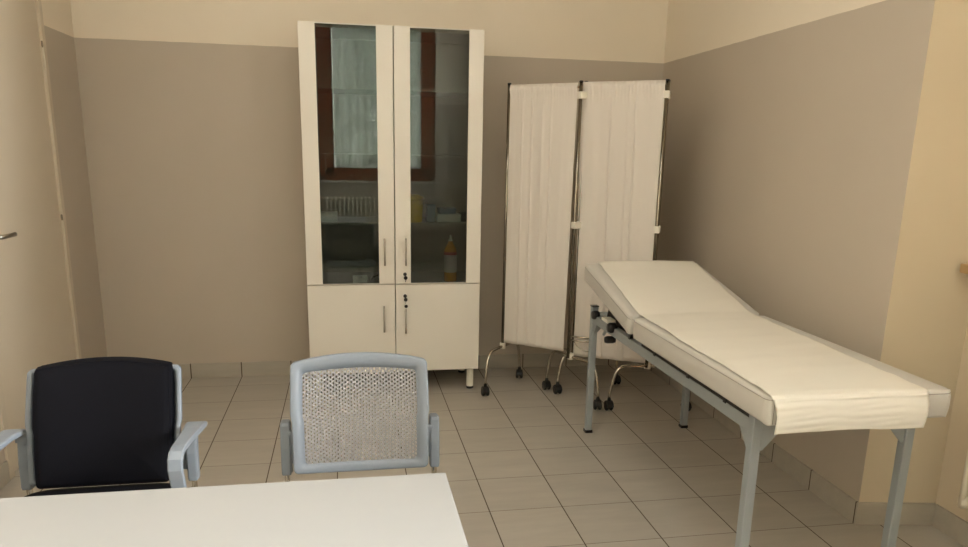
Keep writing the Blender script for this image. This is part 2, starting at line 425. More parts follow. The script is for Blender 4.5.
def lock(x, z, parent, hang):
    l = obj('lock', MB().lathe(T(x, CY0, z), [(0, 0), (.010, 0), (.010, .006), (.0085, .008), (0, .008)], 18, R=Matrix.Rotation(PI/2, 3, 'X')), m_dark, parent, smooth=True)
    k = MB().box(T(x-.005, CY0-.09, z-.03), T(x+.005, CY0-.02, z+.03))
    k.lathe(T(x+.008, CY0-.06, z-.06), [(0, 0), (.009, 0), (.011, .003), (.009, .006), (0, .006)], 16, R=Matrix.Rotation(PI/2, 3, 'X'))
    if hang: k.lathe(T(x+.014, CY0-.06, z-.19), [(0, 0), (.009, 0), (.010, .002), (.009, .004), (0, .004)], 16, R=Matrix.Rotation(PI/2, 3, 'X'))
    k.tube([T(x, CY0-.05, z), T(x+.02, CY0-.055, z-.07), T(x+.005, CY0-.055, z-.14)], .0016, 6)
    obj('key', k, m_dark, l)
def glass_door(x0, x1, s0, s1, hx, keyed, lab):
    d = obj('door', MB().box(T(x0, CY0, CZM+.012), T(x0+s0, cy-.003, CZ1)).box(T(x1-s1, CY0, CZM+.012), T(x1, cy-.003, CZ1)), m_cab, cab, bevel=.0012, label=lab)
    obj('glass_pane', MB().box(T(x0+s0, CY0+.012, CZM+.02), T(x1-s1, CY0+.024, CZ1-.012)), m_cabglass, d)
    for za, zb_ in ((CZ1-.02, CZ1), (CZM+.012, CZM+.022)):
        obj('edge_strip', MB().box(T(x0+s0, CY0+.004, za), T(x1-s1, CY0+.03, zb_)), m_cab, d)
    handle(hx, 2.54, 3.05, d)
    if keyed: lock(3.287, 2.36, d, False)
glass_door(CX0, 3.094, .285, .29, 2.905, False, 'smoked glass door between cream stiles, the left one')
glass_door(3.114, CX1, .285, .27, 3.30, True, 'smoked glass door between cream stiles, the right one with lock')
for (x0, x1, hx, z0, z1, ky) in ((CX0, 3.094, 2.882, 1.26, 1.77, False), (3.114, CX1, 3.292, 1.23, 1.70, True)):
    d = obj('door', MB().box(T(x0, CY0, CZ0+.005), T(x1, cy-.003, CZM-.008)), m_cab, cab, bevel=.0012)
    handle(hx, z0, z1, d)
    if ky: lock(3.287, 1.94, d, True)
for x in (CX0+.14, CX1-.14):
    for y in (CY0+.16, CY1-.16):
        l = obj('leg', MB().lathe(T(x, y, .05), [(0, 0), (.021, 0), (.021, (CZ0-.05)*S), (0, (CZ0-.05)*S)], 20), m_white_pl, cab, smooth=False)
        obj('foot_cap', MB().lathe(T(x, y, 0), [(0, 0), (.020, 0), (.022, .004), (.022, .015), (0, .015)], 20), m_dark, l)

# contents
bt = thing('disinfectant_bottle', 'amber plastic bottle with pale label standing behind the right glass door', 'bottle', T(4.18, -.66, CZM+.026))
zb = CZM+.026
obj('body', MB().lathe(T(4.18, -.66, zb), [(0, 0), (.033, 0), (.037, .006), (.037, .165), (.034, .185), (.022, .21), (.014, .222), (.013, .232), (0, .232)], 28), m_amber, bt, smooth=True)
obj('label', MB().lathe(T(4.18, -.66, zb+.18), [(.0374, 0), (.0376, .001), (.0376, .10), (.0374, .101)], 28), m_label, bt, smooth=True)
obj('label_band', MB().lathe(T(4.18, -.66, zb+.18+.335), [(.0374, 0), (.0376, .001), (.0376, .016), (.0374, .017)], 28), m_red, bt, smooth=True)
obj('cap', MB().lathe(T(4.18, -.66, zb+.232/S), [(0, 0), (.013, 0), (.012, .010), (.006, .014), (.0045, .035), (0, .037)], 18), m_white_pl, bt, smooth=True)
sc = thing('sharps_container', 'yellow sharps container with lid on the shelf of the right glass side', 'container', T(3.47, -.55, 3.323))
obj('body', MB().lathe(T(3.47, -.55, 3.323), [(0, 0), (.050, 0), (.053, .008), (.058, .125), (0, .125)], 28), m_yellow, sc, smooth=True)
obj('lid', MB().lathe(T(3.47, -.55, 3.32+.417), [(0, 0), (.062, 0), (.063, .012), (.056, .018), (.03, .030), (0, .031)], 28), m_yellow, sc, smooth=True)
def carton(name, x0, x1, y0, y1, z0, z1, m, lab, cat='box'):
    r = thing(name, lab, cat, T((x0+x1)/2, (y0+y1)/2, z0))
    obj('carton', MB().box(T(x0, y0, z0), T(x1, y1, z1-.01)), m, r, bevel=.0015)
    obj('flap', MB().box(T(x0-.004, y0-.004, z1-.05), T(x1+.004, y1+.004, z1)), m, r, bevel=.001)
carton('medicine_box', 3.74, 3.90, -.55, -.2, 3.323, 3.64, m_blue, 'small blue-grey upright box beside the yellow container')
carton('glove_box', 3.93, 4.38, -.6, -.15, 3.323, 3.47, m_whitebox, 'flat white box right of the yellow container, under another')
carton('gauze_box', 3.98, 4.30, -.52, -.2, 3.472, 3.58, m_blue, 'flat bluish box lying on top of the flat white box')
carton('dressing_box', 4.42, 4.62, -.45, -.1, 3.323, 3.48, m_amb2, 'dark grey box at the right end of the cabinet shelf')
carton('bandage_box', 1.60, 2.05, -.55, -.15, 3.323, 3.48, m_whitebox, 'low white box on the left shelf behind the glass')
carton('sun_spot_box', 2.31, 2.58, -.76, -.64, CZM+.026, 2.32, m_whitebox, 'small white box standing in for a sunlit spot mirrored in the left glass')  # box added in place of a sunlit spot mirrored in the glass
tr = thing('metal_forceps', 'shiny metal forceps lying beside the small white box behind glass', 'forceps', T(2.76, -.6, CZM+.026))
for s_ in (-1, 1):
    obj('arm', MB().tube([T(2.62, -.68+s_*.05, CZM+.05), T(2.70, -.68+s_*.03, CZM+.12), T(2.76, -.68, CZM+.14), T(2.86, -.68-s_*.03, CZM+.2)], .0035, 8), m_chrome, tr, smooth=True)

# ------------------------------------------------------------------ folding privacy screen
P1, P2a, P2b, P3a, P3b, P4 = (5.25, -.71), (6.335, -1.66), (6.45, -1.60), (7.60, -2.45), (7.66, -2.34), (6.95, -1.12)
scr = thing('privacy_screen', 'folding screen of white curtains on chromed wheeled tube frame', 'screen', T(6.6, -1.6, 0))
ZT = 5.9
def post(p, z0=.84, zt=ZT):
    o = obj('post', MB().tube([T(p[0], p[1], z0), T(p[0], p[1], zt-.03)], .0095, 14), m_tube, scr, smooth=True)
    obj('end_cap', MB().lathe(T(p[0], p[1], zt-.03), [(0, 0), (.0108, 0), (.0108, .005), (.008, .008), (0, .008)], 16), m_dark, o, smooth=True)
for p in (P1, P2a, P2b, P3a, P3b, P4): post(p)
def rod(a, b, z):
    obj('rail', MB().tube([T(a[0], a[1], z), T(b[0], b[1], z)], .006, 10), m_chrome, scr, smooth=True)
for a, b in ((P1, P2a), (P2b, P3a), (P3b, P4)):
    rod(a, b, ZT-.11); rod(a, b, 1.0)
def curtain(a, b, ztop, zb0, zb1, seed, i0=.035, i1=.965, pinch=0.0, lead=0.0):
    rnd = random.Random(seed)
    a = Vector((a[0], a[1])); b = Vector((b[0], b[1])); d = (b-a); nrm = Vector((d.y, -d.x)).normalized()
    if nrm.y > 0: nrm = -nrm
    fr = [(rnd.uniform(5, 11), rnd.uniform(0, 6.3), rnd.uniform(.25, .5)), (rnd.uniform(14, 22), rnd.uniform(0, 6.3), .10)]
    pos_ = [(rnd.uniform(.15, .9), rnd.uniform(.012, .03), rnd.uniform(.4, .9)) for _ in range(4)]
    def fn(u, v):   # v 0 bottom .. 1 top
        w = 1-v; uu = i0+(i1-i0)*u
        uu -= pinch*w*(u**3)*.6
        f = sum(m*math.sin(k*2*PI*u*.5+ph+w*1.1) for k, ph, m in fr)*.022*(.35+.65*min(1, w*2.5))
        for c, s_, m in pos_: f += .035*m*math.exp(-((u-c-.03*w)/s_)**2)*(.25+.75*min(1, w*3))*(1-.4*w)
        # gathered rod pocket
        if v > .965: f = f*.35+.03*math.sin((v-.965)/.035*PI)+.005*math.sin(u*150)
        elif v > .90: f += .004*math.sin(u*150)*(v-.90)/.065
        uu -= lead*(v**1.5)*(1-u)
        p = a+d*uu+nrm*(f+.04)
        zb = zb0+(zb1-zb0)*u
        return T(p.x, p.y, zb+(ztop-zb)*v)
    mb = MB().grid(fn, 150, 60)
    # back layer of the double cloth around the rods
    obj('curtain', mb, m_curtain, scr, smooth=True, solid=.0012, fixn=False)
curtain(P1, P2a, ZT-.04, .95, .97, 3, .03, .97, .05)
curtain(P2b, P3a, ZT-.02, .88, .93, 11, -.0, .985, .0, .06)
curtain(P4, P3b, ZT-.04, .92, .92, 23)
def clamp(p, q, z, h=.125):
    c = Vector(((p[0]+q[0])/2, (p[1]+q[1])/2)); d = Vector((q[0]-p[0], q[1]-p[1])); L = d.length/2+.04
    ang = math.atan2(d.y, d.x)
    obj('hinge_clamp', MB().obox(T(c.x, c.y, z), L*S, .055*S, h/2*S, Matrix.Rotation(ang, 3, 'Z')), m_white_pl, scr, bevel=.004)
for z in (5.65, 3.37): clamp(P2a, P2b, z); clamp(P3a, P3b, z)
# feet: an inverted U of tube with two twin castors each
def foot(p, ca, cb, h=.86):
    o = obj('foot', MB(), m_chrome, scr) if False else None
    a = Vector((ca[0], ca[1])); b = Vector((cb[0], cb[1])); pp = Vector((p[0], p[1]))
    def leg_pts(c):
        d = (pp-c); L = d.length; d.normalize(); pts = [T(c.x, c.y, .24), T(c.x, c.y, .30), T(*(c+d*.03), .48)]
        for k in range(1, 7):
            th = k/6*PI/2; pts.append(T(*(c+d*(.05+.22*(1-math.cos(th)))), .52+(h-.52)*math.sin(th)))
        pts.append(T(*(c+d*(L*.7)), h)); return pts
    path = leg_pts(a)+[T(pp.x, pp.y, h)]+leg_pts(b)[::-1]
    f = obj('foot', MB().tube(path, .0085, 12), m_chrome, scr, smooth=True)
    obj('post_socket', MB().lathe(T(pp.x, pp.y, h-.05), [(0, 0), (.017, 0), (.018, .003), (.018, .033), (.016, .036), (0, .036)], 18), m_white_pl, f, smooth=True)
    for i, c in enumerate((a, b)):
        m = MB(); ang = (3.9 if i == 0 else 3.9)+(c.x*3 % 1)*.5; ang = -PI/2+((c.x*7) % 1-.5)*.5
        R = Matrix.Rotation(ang, 3, 'Z')
        for s_ in (-1, 1):
            m.lathe(T(c.x, c.y, .0833)+R@Vector((0, s_*.0135-.0065*s_, 0)), [(0, -.0085), (.020, -.0085), (.025, -.005), (.025, .005), (.020, .0085), (0, .0085)], 22, R=R@Matrix.Rotation(PI/2, 3, 'X')@Matrix.Translation((0,0,0)).to_3x3()) if False else None
            m.lathe(T(c.x, c.y, .0833)+R@Vector((0, s_*.0135, 0)), [(0, -.008), (.019, -.008), (.025, -.004), (.025, .004), (.019, .008), (0, .008)], 22, R=R@Matrix.Rotation(PI/2, 3, 'X'))
        # hooded housing between the wheels
        hood = MB()
        ring = []
        pr = [R@Vector((.031*math.cos(t_), 0, .025+.034*math.sin(t_))) for t_ in [PI*k/10 for k in range(11)]]
        base = Vector(T(c.x, c.y, 0)); off = R@Vector((0, .0215, 0))
        hood.prism([base+q-off*.9 for q in pr], off*1.8)
        hood.lathe(T(c.x, c.y, .18), [(0, 0), (.011, 0), (.009, .022), (0, .022)], 14)
        k = obj('castor', hood, m_dark, f, bevel=.005)
        # wheels are part of the castor
        me = k.data; 
        bm = bmesh.new(); bm.from_mesh(me)
        L = world_loc(k); vs = [bm.verts.new(v-L) for v in m.v]
        for fc in m.f:
            try: bm.faces.new([vs[i2] for i2 in fc])
            except ValueError: pass
        bmesh.ops.recalc_face_normals(bm, faces=bm.faces); bm.to_mesh(me); bm.free()
foot(P1, (4.81, -1.25), (5.74, -.18))
foot(((P2a[0]+P2b[0])/2, -1.64), (6.11, -1.02), (6.75, -2.30))
foot(((P3a[0]+P3b[0])/2, -2.42), (6.95, -2.36), (8.38, -2.60))
foot(P4, (6.26, -1.30), (7.66, -.84))
# short brace beside the middle post
g = MB().tube([T(6.35, -1.72, 1.28), T(6.75, -1.95, 1.28)], .006, 10).tube([T(6.35, -1.72, 1.21), T(6.75, -1.95, 1.21)], .0045, 8)
g.tube([T(6.40, -1.75, 1.2), T(6.46, -1.79, 1.10), T(6.56, -1.85, 1.03), T(6.68, -1.92, 1.02)], .003, 8)
obj('brace', g, m_chrome, scr, smooth=True)

# ------------------------------------------------------------------ examination couch
cou = thing('examination_couch', 'white padded couch with raised headrest on a grey steel frame', 'couch', T(7.05, -6, 0))
LX0, LX1, LY0, LY1 = 6.165, 7.92, -8.48, -3.42; lw = .105
for x in (LX0, LX1):
    for y, zt in ((LY0, 2.17), (LY1, 2.20)):
        l = obj('leg', MB().box(T(x, y, .03), T(x+lw, y+lw, zt)), m_steel, cou, bevel=.003)
        obj('foot_cap', MB().box(T(x-.01, y-.01, 0), T(x+lw+.01, y+lw+.01, .05)), m_dark, l, bevel=.002)
        if y == LY1: obj('end_cap', MB().box(T(x-.006, y-.006, zt), T(x+lw+.006, y+lw+.006, zt+.02)), m_dark, l, bevel=.001)
        s = MB(); sx = 1 if x == LX0 else -1; sy = 1 if y == LY0 else -1
        xo = x+lw if sx > 0 else x; yo = y+lw if sy > 0 else y; zt2 = 2.08; g = .29
        yp = y+.02 if sy > 0 else y+lw-.035
        s.prism([T(xo, yp, zt2), T(xo+sx*g, yp, zt2), T(xo+sx*g, yp, zt2-.03), T(xo+sx*.03, yp, zt2-g-.03), T(xo, yp, zt2-g-.03)], (0, .004, 0))
        xp = x+.02 if sx > 0 else x+lw-.035
        s.prism([T(xp, yo, zt2), T(xp, yo+sy*g, zt2), T(xp, yo+sy*g, zt2-.03), T(xp, yo+sy*.03, zt2-g-.03), T(xp, yo, zt2-g-.03)], (.004, 0, 0))
        obj('gusset', s, m_steel, l)
    obj('rail', MB().box(T(x+.005, LY0+lw, 1.945), T(x+lw-.005, LY1, 2.085)), m_steel, cou, bevel=.002)
for y in (LY0, LY1):
    obj('rail', MB().box(T(LX0+lw, y+.008, 1.98), T(LX1, y+lw-.008, 2.10)), m_steel, cou, bevel=.002)
obj('rail', MB().box(T(LX0+lw, -5.5, 1.97), T(LX1, -5.4, 2.06)), m_steel, cou, bevel=.002)
# padded bed section
MX0, MX1, MY0, MY1, MZ0, MZ1 = 6.02, 7.985, -8.93, -5.51, 2.20, 2.49
def pad(name, x0, x1, y0, y1, z0, z1, xf=lambda v: v, crown=.012):
    """cushion with rounded vertical edges, softly crowned top"""
    nx, ny, nz = 20, 34, 6; r = .10
    def rr(t, n, r, L):   # concentrate near edges
        return t
    mb = MB(); vid = {}
    def P(i, j, k):
        key = (i, j, k)
        if key in vid: return vid[key]
        u, v, w = i/nx, j/ny, k/nz
        ex = lambda q: .5-.5*math.cos(PI*q) if False else q+.0
        sm = lambda q: q-.11*math.sin(2*PI*q)
        u, v, w = sm(u), sm(v), sm(w)
        x = x0+(x1-x0)*u; y = y0+(y1-y0)*v; z = z0+(z1-z0)*w
        # rounding
        for_r = .10
        cx = min(max(x, x0+for_r), x1-for_r); cy_ = min(max(y, y0+for_r), y1-for_r)
        dx, dy = x-cx, y-cy_; 
        if dx and dy:
            m = max(abs(dx), abs(dy)); L = math.hypot(dx, dy); x = cx+dx*m/L; y = cy_+dy*m/L
        d = min(x-x0, x1-x, y-y0, y1-y)
        e = .05
        if w > .5 and d < e: z -= (w-.5)*2*(e-math.sqrt(max(0, e*e-(e-d)**2)))*.7
        if w < .5 and d < e: z += (.5-w)*2*(e-math.sqrt(max(0, e*e-(e-d)**2)))*.5
        b = math.sin(PI*w)*.012
        if i == 0: x -= b
        if i == nx: x += b
        if j == 0: y -= b
        if j == ny: y += b
        z += crown*4*u*(1-u)*w
        vid[key] = len(mb.v); mb.v.append(xf(T(x, y, z))); return vid[key]
    def q(a, b_, c, d): mb.f.append((P(*a), P(*b_), P(*c), P(*d))); mb.mi.append(0)
    for i in range(nx):
        for j in range(ny):
            q((i, j, nz), (i+1, j, nz), (i+1, j+1, nz), (i, j+1, nz)); q((i, j, 0), (i, j+1, 0), (i+1, j+1, 0), (i+1, j, 0))
    for i in range(nx):
        for k in range(nz):
            q((i, 0, k), (i+1, 0, k), (i+1, 0, k+1), (i, 0, k+1)); q((i, ny, k), (i, ny, k+1), (i+1, ny, k+1), (i+1, ny, k))
    for j in range(ny):
        for k in range(nz):
            q((0, j, k), (0, j, k+1), (0, j+1, k+1), (0, j+1, k)); q((nx, j, k), (nx, j+1, k), (nx, j+1, k+1), (nx, j, k+1))
    return mb
mat1 = obj('mattress', pad('m', MX0, MX1, MY0, MY1, MZ0, MZ1), m_vinyl, cou, smooth=True)
def seam(x0, x1, y0, y1, z, xf=lambda v: v, r=.10):
    pts = []
    for cx, cy_, a0 in ((x1-r, y1-r, 0), (x0+r, y1-r, 90), (x0+r, y0+r, 180), (x1-r, y0+r, 270)):
        for k in range(6):
            a = math.radians(a0+k*18); pts.append(xf(T(cx+r*math.cos(a), cy_+r*math.sin(a), z)))
    pts.append(pts[0]); return pts
sm_ = MB().tube(seam(MX0-.006, MX1+.006, MY0-.001, MY1+.006, MZ1-.035), .0010, 6)
for dx in (.05, .085): sm_.tube([T(MX0+dx+.0, MY0-.010, MZ0+.03), T(MX0+dx, MY0-.012, MZ1-.05)], .0010, 6)
obj('seam', sm_, m_seam, mat1, smooth=True)
obj('base_board', MB().box(T(MX0+.09, MY0+.16, 2.165), T(MX1-.14, MY1-.03, MZ0+.01)).box(T(LX0+.012, LY0+lw, 2.085), T(LX0+lw-.02, MY1, 2.165)).box(T(LX1+.02, LY0+lw, 2.085), T(LX1+lw-.01, MY1, 2.165)), m_board, cou)
# head section, raised about 11.5 degrees
th = math.radians(11.6); HP = T(0, MY1+.13, MZ0+.01); Rm = Matrix.Rotation(th, 3, 'X')
hx = lambda v: HP+Rm@(v-HP)
HY0, HY1 = MY1+.13, MY1+2.29
hp = obj('headrest', pad('h', MX0, MX1, HY0, HY1, MZ0+.01, MZ1+.005, hx), m_vinyl, cou, smooth=True)
obj('seam', MB().tube(seam(MX0-.006, MX1+.006, HY0-.002, HY1+.006, MZ1-.05, hx), .0012, 6), m_seam, hp, smooth=True)
hb = MB(); v0 = T(MX0+.07, HY0+.05, 2.165); 
bx = MB().box(T(MX0+.07, HY0+.05, 2.165), T(MX1-.07, HY1-.08, 2.215)); bx.v = [hx(v) for v in bx.v]
obj('head_board', bx, m_board, hp)
# lifting mechanism under the head section
for x in (LX0+lw+.05, LX1-.12):
    f = MB(); f.tube([hx(T(x, HY0+.1, 2.13)), hx(T(x, HY1-.25, 2.13))], .010, 10); obj('lift_arm', f, m_steel, cou, smooth=True)
    f = MB().prism([T(x-.03, -4.75, 2.0), T(x-.03, -3.75, 2.03), T(x-.03, -3.85, 2.30), T(x-.03, -4.25, 2.18)], (.006, 0, 0)); obj('ratchet_plate', f, m_board, cou)
    f = MB().tube([T(x, -3.6, 1.78), hx(T(x, HY1-1.0, 2.12))], .008, 10); obj('strut', f, m_steel, cou, smooth=True)
obj('cross_bar', MB().tube([T(LX0+lw-.04, -3.66, 2.13), T(LX1+.05, -3.66, 2.13)], .009, 10), m_steel, cou, smooth=True)
def knob(p, r=.02, l=.035):
    obj('knob', MB().lathe(T(*p), [(0, -l/2), (r*.8, -l/2), (r, -l/4), (r, l/4), (r*.8, l/2), (0, l/2)], 16, R=Matrix.Rotation(PI/2, 3, 'Y')), m_dark, cou, smooth=True)
knob((6.17, -3.56, 2.10), .022); knob((6.16, -4.38, 2.08), .024, .04); knob((6.3, -3.95, 1.78), .018, .05)
obj('bracket', MB().box(T(6.10, -4.32, 2.13), T(6.24, -4.05, 2.18)), m_white_pl, cou, bevel=.002)
for y in (-5.1, -6.0, -7.0, -7.9): obj('clip', MB().box(T(LX0+.0, y, 2.07), T(LX0+.08, y+.07, 2.16)), m_dark, cou, bevel=.002)

# disposable paper over the couch, hanging at the near end
prof = []      # (y, z) along the couch in tiles, from the head end to the hanging hem
for k in range(0, 13):
    y = HY1-.015-(HY1-HY0-.02)*k/12; p = hx(T(0, y, MZ1+.022)); prof.append((p.y/S, p.z/S))
for k in range(0, 25): prof.append((MY1-.05-(MY1-.05-(MY0+.045))*k/24, MZ1+.012))
for k in range(1, 6):
    a = k/5*PI/2; prof.append((MY0+.045-.068*math.sin(a), MZ1+.012-.06*(1-math.cos(a))))
for k in range(1, 9): prof.append((MY0-.028-.02*math.sin(k/8*PI)-.004*k, MZ1-.048-.295*k/8))
rnd = random.Random(5)
def paper(u, v):
    q = v*(len(prof)-1); i = min(int(q), len(prof)-2); fr = q-i
    y = prof[i][0]*(1-fr)+prof[i+1][0]*fr; z = prof[i][1]*(1-fr)+prof[i+1][1]*fr
    tt = (y-MY0)/(HY1-MY0); tt = max(0, min(1, tt))
    xl = 6.045+.18*tt+.012*math.sin(v*23); xr = 7.67+.24*tt+.006*math.sin(v*17)
    if y < MY0-.01: xl += .03*(MZ1-z)/.33; xr -= .02*max(0,(MZ1-z)/.33)**2
    x = xl+(xr-xl)*u
    rip = .006*math.sin(u*9+v*26)*math.sin(v*60+u*5)+.004*math.sin(v*100+u*2.0)
    if y > MY0+.05:
        z += max(0, rip)+.010*math.exp(-((u)/.04)**2)*max(0, math.sin(v*55))**3
        z += .010*4*u*(1-u)
    else: y -= abs(rip)*.8+.008*math.sin(u*6)**2; z += .012*math.sin(u*4.2)*(MZ1-z)/.33
    return T(x, y, z+.004)
tag(obj('paper_sheet', MB().grid(paper, 70, 160), m_paper, smooth=True, solid=.0006, loc=T(6.95, -6, MZ1)),
    'long creamy white paper sheet laid over the couch, hanging at its foot end', 'paper sheet')

# ------------------------------------------------------------------ desk
desk = thing('office_desk', 'white desk top in the lower left foreground', 'desk', T(.5, -11.4, 0))
DX0, DX1, DY0, DY1, DZ = -1.9, 2.865, -12.7, -10.035, 2.44
obj('desk_top', MB().box(T(DX0, DY0, DZ-.085), T(DX1, DY1, DZ)), m_desk, desk, bevel=.0015)
for x in (DX0+.2, DX1-.3):
    obj('leg', MB().box(T(x, DY0+.15, .0), T(x+.1, DY0+.3, DZ-.085)).box(T(x, DY1-.4, 0), T(x+.1, DY1-.25, DZ-.085)).box(T(x, DY0+.15, 0.02), T(x+.1, DY1-.25, .12)), m_bar, desk, bevel=.002)
obj('beam', MB().box(T(DX0+.3, -11.45, DZ-.25), T(DX1-.3, -11.3, DZ-.085)), m_bar, desk, bevel=.002)

# ------------------------------------------------------------------ chairs
def chair(name, label, ox, oy, black):
    """local metres: x right, y towards the back wall; backrest bottom at y=0"""
    root = thing(name, label, 'chair', (ox, oy, 0))
    O = Vector((ox, oy, 0)); L = lambda x, y, z: O+Vector((x, y, z))
    HW = .193; zb, zt = (.497 if black else .487), .793
    if black: HW *= .985
    def back(u, v, off=0.0):
        """u,v in -1..1 ; returns point on the curved shell"""
        w = (v+1)/2
        half = HW*(1+.012*math.sin(PI*w))+(.004 if v > 0 else 0)
        x = u*half; 
        z = zb+(zt-zb)*w
        z += (.018*(1-u*u))*max(0, v)**3 - (.014*(1-u*u))*max(0, -v)**3 * 1.0
        y = .012+.088*w+.02*math.sin(PI*w)*0 - .030*u*u - .010*math.sin(w*PI*1.0)
        return Vector((x, y-off, z))
    # rounded outline in (u,v)
    cu, cv = (.05, .06) if black else (.075, .09)
    def outline(n=8):
        pts = []
        for sx, sy, a0 in ((1, 1, 0), (-1, 1, 90), (-1, -1, 180), (1, -1, 270)):
            for k in range(n+1):
                a = math.radians(a0+90*k/n); pts.append((sx*(1-cu)+cu*math.cos(a), sy*(1-cv)+cv*math.sin(a)))
        return pts
    def densify(pts, m=8):
        out = []
        for i in range(len(pts)):
            a = pts[i]; b = pts[(i+1) % len(pts)]
            d = math.hypot(a[0]-b[0], a[1]-b[1]); k = max(1, int(d/.12))
            out += [(a[0]+(b[0]-a[0])*t/k, a[1]+(b[1]-a[1])*t/k) for t in range(k)]
        return out
    ol = densify(outline())
    def ringmesh(scales):
        """rings: list of (scale_u, scale_v, off) from outside front round to the back"""
        mb = MB(); n = len(ol)
        for su, sv, off in scales:
            for (u, v) in ol:
                mb.v.append(O+back(u*su, v*sv+(-.028 if sv < .86 else 0), off))
        for r in range(len(scales)):
            r2 = (r+1) % len(scales)
            for k in range(n):
                mb.f.append((r*n+k, r*n+(k+1) % n, r2*n+(k+1) % n, r2*n+k)); mb.mi.append(0)
        return mb
    if not black:
        iu, iv, vo = .815, .80, -.028
        fr = ringmesh([(.99, .985, -.006), (1.0, 1.0, 0), (.995, .99, .006), (.97, .965, .0085), (.90, .895, .007), (iu+.012, iv+.012, .0022), (iu+.01, iv+.01, -.003), (.90, .89, -.006)])
        bk = obj('backrest', fr, m_grey_pl, root, smooth=True)
        # perforated panel
        nc, nr = 39, 24
        mb = MB(); pu = 2*(iu+.02)/nc; pv = 2*(iv+.02)/nr
        def hole(cu_, cv_, ru, rv):
            o8 = [(-.5, -.5), (0, -.5), (.5, -.5), (.5, 0), (.5, .5), (0, .5), (-.5, .5), (-.5, 0)]
            k8 = [(-.7, -.7), (0, -1), (.7, -.7), (1, 0), (.7, .7), (0, 1), (-.7, .7), (-1, 0)]
            P_ = [O+back(cu_+a*pu, cv_+b_*pv, 0) for a, b_ in o8]+[O+back(cu_+a*ru, cv_+b_*rv, 0) for a, b_ in k8]
            mb.add(P_, [(i, (i+1) % 8, 8+(i+1) % 8, 8+i) for i in range(8)])
        for i in range(nc):
            c_u = -(iu+.02)+pu*(i+.5); odd = i % 2
            for j in range(nr-(1 if odd else 0)):
                c_v = vo-(iv+.02)+pv*(j+.5+(.5 if odd else 0))
                hole(c_u, c_v, pu*.31, pv*.31)
            if odd:
                for v0 in (vo-(iv+.02), vo+iv+.02-pv/2):
                    mb.add([O+back(c_u+a*pu, v0+b_*pv/2) for a, b_ in ((-.5, 0), (.5, 0), (.5, 1), (-.5, 1))], [(0, 1, 2, 3)])
        pm = obj('perforated_panel', mb, m_perf, bk, solid=.003, smooth=False, fixn=False)
        pm['label'] = 'perforated pale grey panel'
    else:
        sh = ringmesh([(1.0, .985, -.008), (1.015, 1.0, 0), (1.005, .985, .006), (.9, .9, .002)])
        n = len(ol); 
        c1 = len(sh.v); sh.v.append(O+back(0, 0, .0)); c2 = len(sh.v); sh.v.append(O+back(0, 0, -.008))
        # solid back plate
        sh2 = MB(); rings = [(1.015, 1.0), (.8, .8), (.55, .55), (.3, .3), (.05, .05)]
        for off in (-.006,):
            for su, sv in rings:
                for (u, v) in ol: sh2.v.append(O+back(u*su, v*sv, off))
            for r in range(len(rings)-1):
                for k in range(n): sh2.f.append((r*n+k, r*n+(k+1) % n, (r+1)*n+(k+1) % n, (r+1)*n+k)); sh2.mi.append(0)
        sh.v = sh.v[:c1]
        sh.add(sh2.v, sh2.f)
        bk = obj('backrest', sh, m_grey_pl, root, smooth=True)
        # padded black cover
        pr = [(.90, .985, -.010), (.90, .985, -.002), (.905, 1.0, .010), (.895, .99, .022), (.865, .97, .033), (.79, .90, .040), (.6, .66, .046), (.3, .33, .048), (.02, .02, .048)]
        cu_ = MB()
        for su, sv, off in pr:
            for (u, v) in ol: cu_.v.append(O+back(u*su, v*sv+(.035*v**4*sv if v > 0 else 0), off))
        for r in range(len(pr)-1):
            for k in range(n): cu_.f.append((r*n+k, r*n+(k+1) % n, (r+1)*n+(k+1) % n, (r+1)*n+k)); cu_.mi.append(0)
        cu_.f.append(tuple((len(pr)-1)*n+k for k in range(n))); cu_.mi.append(0)
        pdn = obj('cushion', cu_, m_black, bk, smooth=True, label='padded black cushion')
        pp = [O+back(u*.872, v*.975+(.035*v**4 if v > 0 else 0), .031) for (u, v) in ol]; pp.append(pp[0])
        obj('piping', MB().tube(pp, .0022, 6), m_black, pdn, smooth=True)
    # seat
    st = MB(); nx, ny = 16, 16; thick = .038 if black else .014; ztop = .487 if black else .44
    def seat(u, v, top):
        x = (u-.5)*2; y = (v-.5)*2; k = (abs(x)**6+abs(y)**6)**(1/6) if (x or y) else 0; m = max(abs(x), abs(y)); 
        if k: x, y = x*m/k, y*m/k
        e = max(abs((u-.5)*2), abs((v-.5)*2))
        drop = (.014 if top else .0)*e**8
        dish = -.010*(1-x*x)*(1-y*y)
        return L(x*.215, (-.205 if black else -.215)+y*.212, (ztop+dish-drop-(.02*max(0, -y)**4)) if top else ztop-thick-.01+dish-(.02*max(0, -y)**4))
    st.grid(lambda u, v: seat(u, v, True), nx, ny); st.grid(lambda u, v: seat(u, v, False), nx, ny)
    W_ = nx+1; A_ = 0; B_ = W_*(ny+1)
    edge = [i for i in range(nx)]+[i*W_+nx for i in range(ny)]+[ny*W_+nx-i for i in range(nx)]+[(ny-i)*W_ for i in range(ny)]
    for a, b_ in zip(edge, edge[1:]+edge[:1]): st.f.append((a, b_, B_+b_, B_+a)); st.mi.append(0)
    obj('seat', st, m_black if black else m_grey_pl, root, smooth=True)
